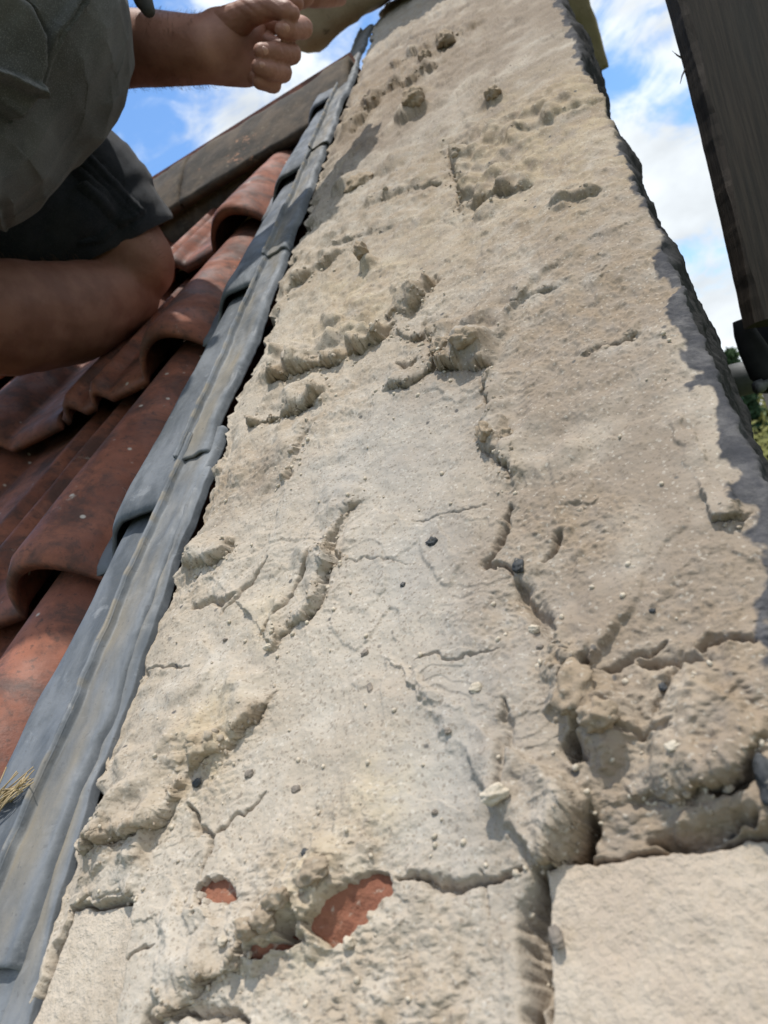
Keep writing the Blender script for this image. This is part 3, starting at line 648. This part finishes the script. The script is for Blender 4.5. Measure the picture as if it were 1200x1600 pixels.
def strip(u0, u1, lift, seed, x0=-.3215, x1=-.2930, name='cover_strip', mate=None, drop=.007, flare=0):
    """cover flashing: round blue shoulder, crest, dirty flat, turned-down edge"""
    nx = 56; ny = max(20, int((u1-u0)*420)); y = np.linspace(u0, u1, ny)
    key = [(-.004, -.024), (-.0015, -.010), (0, .001), (.0015, .0062), (.003, .0050), (.0042, -.0004), (.014, .0002), (.026, .0014), (.0315, 0), (.0328, -.002), (.0335, -.005), (.034, -drop)]
    if flare: key = [(0, -.006), (.004, -.001), (.014, 0), (.026, .0008), (.0328, -.001), (.0335, -.004), (.034, -drop)]
    k = np.array(key); L = np.r_[0, np.cumsum(np.linalg.norm(np.diff(k, axis=0), axis=1))]; s = np.linspace(0, L[-1]*.999, nx)
    kx = np.interp(s, L, k[:,0]); kn = np.interp(s, L, k[:,1]); wd = (x1-x0)/.033
    X, Y = np.meshgrid(kx, y); N0, _ = np.meshgrid(kn, y); 
    wob = .0028*fbm(Y*6, Y*0+seed, 3, 600)+.0008*fbm(Y*30, X*20+seed, 3, 604)
    wr = .0035*fbm(Y*9, Y*0+seed+.5, 3, 606)*ss(.02, .034, X)
    N = -H+.0012+lift*np.clip(1-(Y-u0)/(u1-u0), 0, 1)+N0+.0022*fbm(Y*11, X*9, 3, 610+seed)*ss(.0, .02, X)+.0008*fbm(Y*50, X*80, 2, 620)
    Xo = x0+X*wd+wob+wr+flare*ss(.17, .05, Y)*ss(0, .03, X)
    me = meshgrid(name, np.stack([Xo, Y+.10*0*(X-.02), N], -1).reshape(-1, 3), nx, ny)
    d = ss(.003, .006, X)*(1-ss(.022, .031, X))*(.6+.6*fbm(Y*12, X*30, 3, 630)); crest = np.exp(-((X-.0022)/.0016)**2)*ss(-.1, .2, fbm(Y*60, X*100, 2, 640)); setattr_(me, 'dirt', np.clip(np.maximum(d, crest), 0, 1))
    o = link(name, me, mate or LEAD, lead); sd_ = o.modifiers.new('t', 'SOLIDIFY'); sd_.thickness = .0022; sd_.offset = -1
def uat(px, py): return on(px, py, H-.004)[1]
us = [uat(20,1512), uat(345,693), uat(470,372), uat(535,205)]
ends = [-.9]+us+[1.80]
for k in range(len(ends)-1):
    strip(ends[k], ends[k+1]+.03, .0034 if k else -.001, 3*k+2)
strip(-.7, uat(330,720), -.0062, 40, -.306, -.2912, 'under_strip', flare=.014)

# ------------------------------------------------------------------ straw on the lead
sw = thing('dry_straw', 'small tuft of dry straw lying on the lead beside the lowest tile', 'straw', (0,0,CAMZ), (THETA,0,0))
STRAW = simple('straw_fibre', ((.30,.22,.12),(.45,.35,.2)), 90, .8, 300, 0)
def tube(bm, pts, r0, r1, n=6):
    pts = [Vector(p) for p in pts]; ring = []
    for i, p in enumerate(pts):
        t = (pts[min(i+1, len(pts)-1)]-pts[max(i-1, 0)]).normalized(); a = t.orthogonal().normalized(); b = t.cross(a)
        r = r0+(r1-r0)*i/(len(pts)-1)
        ring.append([bm.verts.new(p+(a*math.cos(k*2*math.pi/n)+b*math.sin(k*2*math.pi/n))*r) for k in range(n)])
    for i in range(len(ring)-1):
        for k in range(n): bm.faces.new((ring[i][k], ring[i][(k+1) % n], ring[i+1][(k+1) % n], ring[i+1][k]))
    bm.faces.new(ring[0][::-1]); bm.faces.new(ring[-1])
bm = bmesh.new()
for k in range(26):
    c = on(14+random.gauss(0, 9), 1240+random.gauss(0, 5), .212); a = random.gauss(.45, .4); l = random.uniform(.006, .018)
    d = Vector((math.cos(a), math.sin(a)*.8, random.uniform(-.1, .35))).normalized()
    p = Vector(c); tube(bm, [p-d*l, p+Vector((0,0,random.uniform(-.001,.002))), p+d*l], .0005, .0003)
link('stalks', bm_mesh('stalks', bm), STRAW, sw)

# ------------------------------------------------------------------ remeshed organic bodies
def capsule(bm, p0, r0, p1, r1, flat=None, n=20):
    p0, p1 = Vector(p0), Vector(p1); ax = (p1-p0); L = ax.length; t = ax.normalized()
    a = t.orthogonal().normalized() if flat is None else (Vector(flat[0])-t*Vector(flat[0]).dot(t)).normalized(); b = t.cross(a); k = 1 if flat is None else flat[1]
    prof = [(-r0*math.cos(x), r0*math.sin(x)) for x in np.linspace(.12, math.pi/2, 6)]+[(L+r1*math.sin(x), r1*math.cos(x)) for x in np.linspace(0, math.pi/2-.12, 6)]
    ring = [[bm.verts.new(p0+t*s+(a*math.cos(q*2*math.pi/n)+b*math.sin(q*2*math.pi/n)*k)*r) for q in range(n)] for s, r in prof]
    for i in range(len(ring)-1):
        for q in range(n): bm.faces.new((ring[i][q], ring[i][(q+1) % n], ring[i+1][(q+1) % n], ring[i+1][q]))
    bm.faces.new(ring[0][::-1]); bm.faces.new(ring[-1])
def chain(bm, pts, **k):
    for (p0, r0), (p1, r1) in zip(pts, pts[1:]): capsule(bm, p0, r0, p1, r1, **k)
def remeshed(name, bm, voxel, smooth=4, fn=None):
    me = bm_mesh(name, bm); o = bpy.data.objects.new(name+'_tmp', me); COL.objects.link(o)
    r = o.modifiers.new('r', 'REMESH'); r.mode = 'VOXEL'; r.voxel_size = voxel
    s = o.modifiers.new('s', 'SMOOTH'); s.iterations = smooth; s.factor = .5
    dg = bpy.context.evaluated_depsgraph_get(); out = bpy.data.meshes.new_from_object(o.evaluated_get(dg), depsgraph=dg)
    bpy.data.objects.remove(o); out.name = name
    if fn:
        n = len(out.vertices); c = np.empty(n*3); out.vertices.foreach_get('co', c); nn = np.empty(n*3); out.vertices.foreach_get('normal', nn)
        c = c.reshape(-1, 3); nn = nn.reshape(-1, 3); d, extra = fn(c, nn); c = c+nn*d[:,None]
        out.vertices.foreach_set('co', c.ravel()); out.update()
        for k_, v_ in (extra or {}).items(): setattr_(out, k_, v_)
    return out
CM = RW @ cm
def toimg(c):        # world points to traced plan coordinates of the photograph, for placing seams when the cloth is shaped
    inv = np.array(CM.inverted()); q = c @ inv[:3,:3].T+inv[:3,3]; z = -q[:,2]; return 600+F*q[:,0]/z, 800-F*q[:,1]/z, z

base = P(120, 560, 1.05)
person = thing('person', 'person kneeling on the tiles in grey-green jacket and dark shorts, bare forearm reaching right', 'person', tuple(base))
def local(o): o.matrix_parent_inverse = person_inv
bpy.context.view_layer.update(); person_inv = Matrix.Translation(-base)
b = bmesh.new()
# kneeling far leg: foot, calf, knee, thigh
chain(b, [(P(-330,500,.66), .030), (P(-250,470,.70), .036)])
chain(b, [(P(-250,470,.70), .040), (P(-120,485,.77), .058), (P(10,498,.86), .067), (P(110,490,.93), .063), (P(190,460,1.00), .050)])
chain(b, [(P(205,410,1.00), .058), (P(185,385,1.00), .062), (P(110,300,1.0), .072), (P(0,160,.97), .085), (P(-90,60,.93), .095)])
# pelvis, torso, neck, head
chain(b, [(P(-150,90,.88), .12), (P(-100,-60,.84), .125), (P(-130,-300,.80), .14), (P(-160,-420,.80), .12)])
chain(b, [(P(-160,-440,.80), .06), (P(-160,-560,.80), .055)]); chain(b, [(P(-150,-620,.80), .085), (P(-140,-690,.80), .09)])
# near leg (squatting)
chain(b, [(P(-200,160,.74), .085), (P(-260,330,.58), .065), (P(-330,420,.52), .055)])
# arm to the rail: shoulder, elbow, forearm, wrist
chain(b, [(P(-90,-390,.92), .055), (P(-20,-150,.95), .046), (P(10,70,.94), .043)])
chain(b, [(P(10,75,.94), .044), (P(90,77,.92), .0455), (P(165,77,.88), .043), (P(245,76,.85), .0385), (P(325,80,.82), .0335)])
# second upper arm hanging forward, its hand comes in from above the frame
chain(b, [(P(-120,-390,.70), .055), (P(60,-230,.74), .042), (P(240,-120,.80), .038), (P(415,-26,.86), .026)])
body_lo = b
# hand: palm wedge + curled fingers
hz = .81
def h(px, py, z=hz): return P(px, py, z)
chain(b, [(h(325,80,.82), .033), (h(350,74,.828), .033), (h(380,64,.838), .028)])
chain(b, [(h(340,94,.828), .026), (h(385,104,.838), .022), (h(412,110,.842), .015)])
chain(b, [(h(345,52,.825), .026), (h(385,34,.835), .021), (h(420,28,.840), .014)])
body = remeshed('body', b, .0050, 5, lambda c, n: (.0012*fbm(c[:,0]*30+c[:,2]*20, c[:,1]*30, 2, 700), None))
bo = link('body', body, SKIN, person); bo.matrix_parent_inverse = person_inv
# fingers: finer mesh, rooted inside the palm
b = bmesh.new()
chain(b, [(h(350,66,.83), .028), (h(392,38,.838), .0175)])
chain(b, [(h(350,84,.83), .026), (h(390,100,.838), .0175)])
# index, middle, ring, little: knuckle, middle joint, last joint folded back against the palm
chain(b, [(h(405,34,.838), .0115), (h(466,40,.828), .0108), (h(473,44,.806), .0112), (h(452,46,.786), .0100), (h(441,47,.780), .0082)])
chain(b, [(h(398,62,.842), .0112), (h(446,78,.830), .0105), (h(455,84,.806), .0112), (h(428,82,.784), .0100), (h(408,80,.779), .0082)])
chain(b, [(h(392,90,.842), .0110), (h(436,108,.828), .0102), (h(441,113,.806), .0108), (h(420,110,.786), .0098), (h(404,105,.782), .0080)])
chain(b, [(h(384,112,.838), .0102), (h(422,128,.826), .0092), (h(427,132,.808), .0092), (h(406,127,.794), .0082)])
# thumb along the top, pinching towards the index
chain(b, [(h(355,42,.815), .020), (h(390,20,.795), .0140), (h(425,12,.782), .0112), (h(447,17,.776), .0100), (h(457,21,.776), .0080)])
hand = remeshed('hand', b, .0012, 2, lambda c, n: (.0004*fbm(c[:,0]*160+c[:,2]*90, c[:,1]*160, 2, 705), None))
# join hand into the body so that the figure stays one mesh
tmp = bmesh.new(); tmp.from_mesh(body); tmp.from_mesh(hand)
# second hand: two fingers reaching the coping stone
b2 = bmesh.new()
chain(b2, [(P(405,-28,.86), .024), (P(440,-18,.87), .021), (P(468,-14,.88), .019)])
chain(b2, [(P(455,-12,.88), .0125), (P(490,-4,.90), .0115), (P(515,-3,.93), .0105), (P(532,-2,.96), .0085)])
chain(b2, [(P(455,-24,.87), .0125), (P(495,-24,.88), .0115), (P(525,-20,.91), .0105), (P(545,-14,.94), .0085)])
chain(b2, [(P(440,-40,.85), .014), (P(480,-50,.86), .0115), (P(515,-44,.88), .0100), (P(530,-32,.9), .0085)])
chain(b2, [(P(430,-2,.86), .015), (P(452,4,.85), .011), (P(462,5,.85), .0095)])
hand2 = remeshed('hand2', b2, .0016, 5); tmp.from_mesh(hand2)
tmp.to_mesh(body); tmp.free(); body.polygons.foreach_set('use_smooth', [True]*len(body.polygons))
NAIL = simple('finger_nail', ((.33,.17,.125),(.40,.22,.17)), 80, .35, 300, 0, .5)
for (x_, y_, z_) in ((445,44,.7755), (412,80,.7745), (408,104,.7772)):
    bm = bmesh.new(); bmesh.ops.create_uvsphere(bm, u_segments=16, v_segments=10, radius=1)
    c0 = P(x_, y_, z_); fw = (c0-(RW @ Vector((0,0,0)))).normalized(); rt_ = (P(x_+5, y_, z_)-c0).normalized(); u3 = rt_.cross(fw).normalized()
    for v in bm.verts: q = v.co.copy(); v.co = c0+rt_*q.x*.0055+u3*q.y*.0046+fw*q.z*.0022
    o = link('finger_nail', bm_mesh('finger_nail', bm), NAIL, person); o.matrix_parent_inverse = person_inv
HAIR = simple('arm_hair_brown', ((.10,.06,.035),(.2,.13,.08)), 50, .6, 100, 0)
bm = bmesh.new(); rh = random.Random(4)
for k in range(900):
    f = rh.random()**.8; ctr = P(150+175*f, 77+3*f, .885-.065*f); nxt = P(160+175*f, 77+3*f, .881-.065*f); ax_ = (nxt-ctr).normalized()
    o1 = ax_.orthogonal().normalized(); o2 = ax_.cross(o1); an = rh.random()*6.28; rad = .0425-.009*f
    d = o1*math.cos(an)+o2*math.sin(an); p = ctr+d*rad; tip = p+(d*rh.uniform(.3, .8)+ax_*rh.uniform(.4, 1)+o1*rh.gauss(0,.3)).normalized()*rh.uniform(.004, .009)
    tube(bm, [p-d*.002, (p+tip)/2+d*.0006, tip], .00016, .00005, 3)
for k in range(1100):
    f = rh.random(); ctr = P(0+190*f, 498-38*f, .862+.138*f) if rh.random() < .75 else P(205-20*f, 410-25*f, 1.0); nxt = P(10+190*f, 496-38*f, .869+.138*f); ax_ = (nxt-ctr).normalized()
    rad = (.0665-.016*f) if (nxt-ctr).length < .03 else .0585
    o1 = ax_.orthogonal().normalized(); o2 = ax_.cross(o1); an = rh.random()*6.28; d = o1*math.cos(an)+o2*math.sin(an); p = ctr+d*rad
    tip = p+(d*rh.uniform(.3, .9)-ax_*rh.uniform(.4, 1)+o1*rh.gauss(0,.4)).normalized()*rh.uniform(.006, .013)
    tube(bm, [p-d*.003, (p+tip)/2+d*.0008, tip], .00018, .00006, 3)
o = link('body_hair', bm_mesh('body_hair', bm), HAIR, person); o.matrix_parent_inverse = person_inv; o['kind'] = 'stuff'
# jacket
b = bmesh.new()
chain(b, [(P(-150,228,.66), .098), (P(-118,140,.66), .140), (P(-60,0,.67), .163), (P(-110,-220,.73), .160), (P(-160,-390,.78), .13)])
chain(b, [(P(-110,240,.63), .085), (P(-100,330,.60), .060), (P(-105,372,.58), .055)])
chain(b, [(P(-100,-380,.90), .075), (P(-50,-250,.93), .065), (P(-20,-120,.95), .060)])
chain(b, [(P(-130,-380,.72), .075), (P(-40,-300,.72), .062), (P(40,-240,.73), .055)])
def jk(c, n):
    x, y, z = toimg(c); d = .0032*fbm(x/110+y/300, y/190-x/400, 3, 720)+.0008*fbm(x/35, y/55, 2, 722)
    # pocket: raised bag with a sagging lower corner
    pk = np.array([(-90,40),(10,-30),(60,5),(88,60),(90,110),(78,160),(48,195),(10,170),(-60,120)]); ins = inpoly(x, y, pk)
    q = np.vstack([pk, pk[:1]]); dd, s, t = pdist(x, y, q); sdv = np.where(ins, dd, -dd)
    front = ss(.80, .70, z)
    d = d+front*(.022*ss(-1.5, 16, sdv)+.005*np.exp(-((sdv-5)/3.5)**2)-.006*np.exp(-((sdv+4)/5)**2))
    fl = np.array([(-60,110),(10,118),(45,135),(68,142),(80,158)]); dd, s, t = pdist(x, y, fl); d = d+front*(.007*np.exp(-(dd/4)**2)-.010*np.exp(-((dd*s-9)/5.)**2))
    for sm in ([(170,-40),(130,25),(105,60),(92,110),(85,150),(70,190)], [(200,-60),(150,20),(118,62),(102,110),(94,150)], [(-20,270),(8,330),(16,370),(12,420)]):
        dd, s, t = pdist(x, y, np.array(sm, float)); d = d+front*(.0042*np.exp(-(dd/4.5)**2)-.0040*np.exp(-((dd-10)/4.5)**2))
    return d, None
jm = remeshed('jacket', b, .0026, 14, jk); jo = link('jacket', jm, JACKET, person); jo.matrix_parent_inverse = person_inv
# drawstring toggle
b = bmesh.new(); chain(b, [(P(205,-60,.70), .006), (P(212,-20,.70), .0075), (P(224,0,.70), .009), (P(232,16,.70), .0065)], n=12)
to = link('drawstring_toggle', remeshed('drawstring_toggle', b, .0014, 3), simple('dark_cord', ((.03,.03,.03),(.06,.055,.05)), 60, .7), person); to.matrix_parent_inverse = person_inv
# shorts
b = bmesh.new()
chain(b, [(P(178,352,1.00), .074), (P(150,320,1.00), .083), (P(70,240,.99), .092), (P(-10,150,.97), .105), (P(-110,70,.92), .125), (P(-140,0,.90), .125)])
chain(b, [(P(160,352,.985), .063), (P(120,352,.965), .070), (P(40,345,.94), .072), (P(-60,330,.90), .075)])
chain(b, [(P(60,345,.98), .052), (P(0,330,.95), .062), (P(-80,250,.92), .08)])
chain(b, [(P(-150,110,.84), .12), (P(-210,170,.74), .100), (P(-240,260,.65), .085)])
def sh(c, n):
    x, y, z = toimg(c); far_ = ss(.76, .84, z)
    d = .005*fbm((x+y)/90, (x-y)/160, 3, 740)
    for k, o_ in enumerate((0, 34, 66, 95)):      # creases running down to the hem
        p = np.array([(95+o_*.3, 200+o_*.9), (150+o_*.2, 262+o_*.7), (215-o_*.25, 330+o_*.2)], float); dd, s, t = pdist(x, y, p)
        d = d+far_*.011*ss(0, .15, t)*(1-.5*t)*(np.exp(-(dd/7.)**2)-.6*np.exp(-((dd-13)/7.)**2))
    he = np.array([(246,352),(225,366),(205,372),(180,398),(150,402)], float); he = he+np.array([-24,-22]); dd, s, t = pdist(x, y, he); d = d+far_*(.0035*np.exp(-(dd/2.5)**2)-.003*np.exp(-((dd-6)/3)**2))
    return d, None
b_ = remeshed('shorts', b, .0042, 8, sh)
# cut the leg open at the knee end so that the hem is a real edge
bmx = bmesh.new(); bmx.from_mesh(b_); A_ = P(245,345,1.0); kn = (P(205,425,1.0)-P(60,230,.99)).normalized()
bmesh.ops.bisect_plane(bmx, geom=bmx.verts[:]+bmx.edges[:]+bmx.faces[:], plane_co=P(205,372,1.0), plane_no=(P(228,420,1.03)-P(170,318,.99)).normalized(), clear_outer=True)
bmx.to_mesh(b_); bmx.free()
sho = link('shorts', b_, SHORTS, person); sho.matrix_parent_inverse = person_inv
s_ = sho.modifiers.new('t', 'SOLIDIFY'); s_.thickness = .003; s_.offset = 1

# ------------------------------------------------------------------ timber post and gutter at the right
up_c = Vector((0,0,1))
beam = thing('timber_beam', 'dark rough-sawn timber beam with splintered edge rising against the cloudy sky', 'beam')
b0 = P(1163,503,.62); b1 = P(1024,-60,.66); ax = (b1-b0).normalized(); b1 = b0+ax*1.6
side = (P(1300,440,.64)-b0); side = (side-ax*side.dot(ax)).normalized(); dep = ax.cross(side)
if (RW.inverted() @ (b0+dep)).length < (RW.inverted() @ b0).length: dep = -dep
beam.location = b0; beam.rotation_euler = Matrix((side, dep, ax)).transposed().to_euler()
bm = bmesh.new(); nz = 300
ring = []
for k in range(nz+1):
    z = 1.6*k/nz; j = .0009*float(fbm(np.array([z*30.]), np.array([.3]), 3, 800)[0])+.00025*float(pn(np.array([z*160.]), np.array([.3]), 803)[0])
    bowx = .004*math.sin(z*7.5); ch = max(0, .004+.004*float(pn(np.array([z*13.]), np.array([4.3]), 806)[0]))
    pts = [(.014+bowx+j+ch, 0), (.23, 0), (.23, .02), (.014+bowx+j*.5, .02), (.014+bowx+j, ch)]
    ring.append([bm.verts.new((x, y, z)) for x, y in pts])
for k in range(nz):
    for q in range(5): bm.faces.new((ring[k][q], ring[k][(q+1) % 5], ring[k+1][(q+1) % 5], ring[k+1][q]))
bm.faces.new(ring[0][::-1]); bm.faces.new(ring[-1])
link('timber_plank', bm_mesh('timber_plank', bm), WOOD, beam, False)
bm = bmesh.new()
for z, l, d in ((.250, .016, -1), (.258, .009, 1)):
    p = Vector((.020, .019, z)); q = Vector((.010, .019, z+d*l)); tube(bm, [p, (p+q)/2+Vector((-.001,0,0)), q], .0011, .0002, 5)
link('splinter', bm_mesh('splinter', bm), WOOD, beam)
BLK = simple('black_gutter_plastic', ((.02,.02,.022),(.035,.035,.037)), 20, .75, 200, .0004, .2)
GRY = simple('grey_pipe_metal', ((.09,.095,.10),(.14,.145,.15)), 30, .6, 200, .0004, .3, .1)
sc = thing('scaffold_clamp', 'black scaffold clamp below the timber beam, gripping a grey pipe', 'clamp', tuple(P(1190,560,.70)))
inv = Matrix.Translation(-P(1190,560,.70))
def child(name, bm, m, parent, inv, sm=True): o = link(name, bm_mesh(name, bm), m, parent, sm); o.matrix_parent_inverse = inv; return o
bm = bmesh.new(); tube(bm, [P(1158,500,.72), P(1164,520,.72), P(1176,545,.71), P(1192,575,.71), P(1230,600,.71)], .008, .017, 18); tube(bm, [P(1215,500,.74), P(1215,560,.735), P(1215,610,.735)], .020, .020, 18); child('clamp_body', bm, BLK, sc, inv)
bm = bmesh.new(); tube(bm, [P(1202,598,.70), P(1186,604,.70)], .004, .004, 6); tube(bm, [P(1192,602,.70), P(1180,606,.70)], .0065, .0065, 6); child('clamp_bolt', bm, GRY, sc, inv)
pipe = thing('scaffold_tube', 'short length of grey metal tube behind the parapet edge at the right', 'tube', tuple(P(1175,588,.9)))
bm = bmesh.new(); tube(bm, [P(1128,600,.90), P(1176,588,.90), P(1400,530,.90)], .0205, .0205, 28); child('tube_barrel', bm, GRY, pipe, Matrix.Translation(-P(1175,588,.9)))
post = thing('scaffold_post', 'upright dark post below the clamp at the right edge of view', 'post', tuple(P(1215,1500,1.2)))
bm = bmesh.new(); q0 = P(1206,600,1.1); tube(bm, [q0+Vector((0,0,.02)), q0-Vector((0,0,2.5)), Vector((q0.x, q0.y, 0))], .016, .016, 16); child('post_shaft', bm, GRY, post, Matrix.Translation(-P(1215,1500,1.2)))

# ------------------------------------------------------------------ ground and trees
GRD = simple('meadow_ground', ((.05,.075,.025),(.09,.11,.04)), .4, 1, 4, .05)
bm = bmesh.new(); n = 60
vs = [[bm.verts.new(((i-n/2)*20, (j-n/2)*20, (0 if abs(i-n/2) < 2 and abs(j-n/2) < 2 else random.uniform(-.05,.05)))) for i in range(n+1)] for j in range(n+1)]
for j in range(n):
    for i in range(n): bm.faces.new((vs[j][i], vs[j][i+1], vs[j+1][i+1], vs[j+1][i]))
gr_ = link('ground', bm_mesh('ground', bm), GRD, None, False); prop(gr_, None, None, None, 'structure')
def leafmat(name, a, c): 
    m = simple(name, (a, c), 1.3, .8, 60, 0); bs = m.node_tree.nodes['Principled BSDF']; return m
BARK = simple('tree_bark', ((.06,.045,.03),(.11,.085,.06)), 12, .9, 40, .01)
OL = leafmat('olive_leaves', (.11,.115,.03), (.20,.19,.06)); DG = leafmat('conifer_needles', (.02,.045,.018), (.045,.075,.03))
def tree(px, py, dist, height, crown_r, leaf, m, label, conifer=False, seed=0, n=5200, name='tree'):
    rnd = random.Random(seed); c = P(px, py, dist); base = Vector((c.x, c.y, 0)); t = thing(name, label, 'tree', tuple(base), group='trees beyond the roof')
    bm = bmesh.new(); tube(bm, [(0,0,0), (.1,0,height*.4), (0,.05,height*.97)], height*.022, height*.004, 9)
    cl = []
    for k in range(26):
        z = height*(rnd.uniform(.2, .98) if conifer else rnd.uniform(.35, .85)); a = rnd.random()*6.28
        rr = (crown_r*(1.02-z/height) if conifer else crown_r*math.sqrt(max(.05, 1-((z/height-.6)/.42)**2))*rnd.uniform(.5, .95))
        e = Vector((math.cos(a)*rr, math.sin(a)*rr, z+(-.05 if conifer else .12)*rr)); tube(bm, [(0,0,z*.9), e*.5+Vector((0,0,z*.48)), e], height*.007, height*.002, 5); cl.append((e, rr))
    link('trunk', bm_mesh('trunk', bm), BARK, t)
    bm = bmesh.new()
    for k in range(n):
        e, rr = rnd.choice(cl); f = rnd.random()**.5 if conifer else 1; s = crown_r*(.12 if conifer else .2)
        p = Vector((e.x*f, e.y*f, e.z))+Vector((rnd.gauss(0, s), rnd.gauss(0, s), rnd.gauss(0, s*.7)))
        d = Vector((rnd.gauss(0,1), rnd.gauss(0,1), rnd.gauss(0,1))).normalized(); o = d.orthogonal().normalized(); w = leaf*rnd.uniform(.5, 1.2)
        q = [p-d*w, p+o*w*.45, p+d*w, p-o*w*.45]; bm.faces.new([bm.verts.new(v) for v in q])
    link('crown', bm_mesh('crown', bm), m, t, False)
tree(1142, 560, 15, 6.75, .45, .11, DG, 'dark slender conifer poking above the parapet edge', True, 5, 5200, 'conifer_tree')
tree(1215, 690, 12, 5.3, 1.7, .10, OL, 'yellow-olive bushy tree right behind the grey tube', False, 8, 9000)
tree(1165, 640, 26, 5.2, 2.6, .16, leafmat('pale_olive_leaves', (.15,.16,.06), (.24,.24,.10)), 'paler olive tree farther off between parapet and tube', False, 12, 9000)
tree(1330, 640, 24, 6.5, 3.0, .16, OL, 'olive tree farther off beyond the right edge of view', False, 15, 6000)
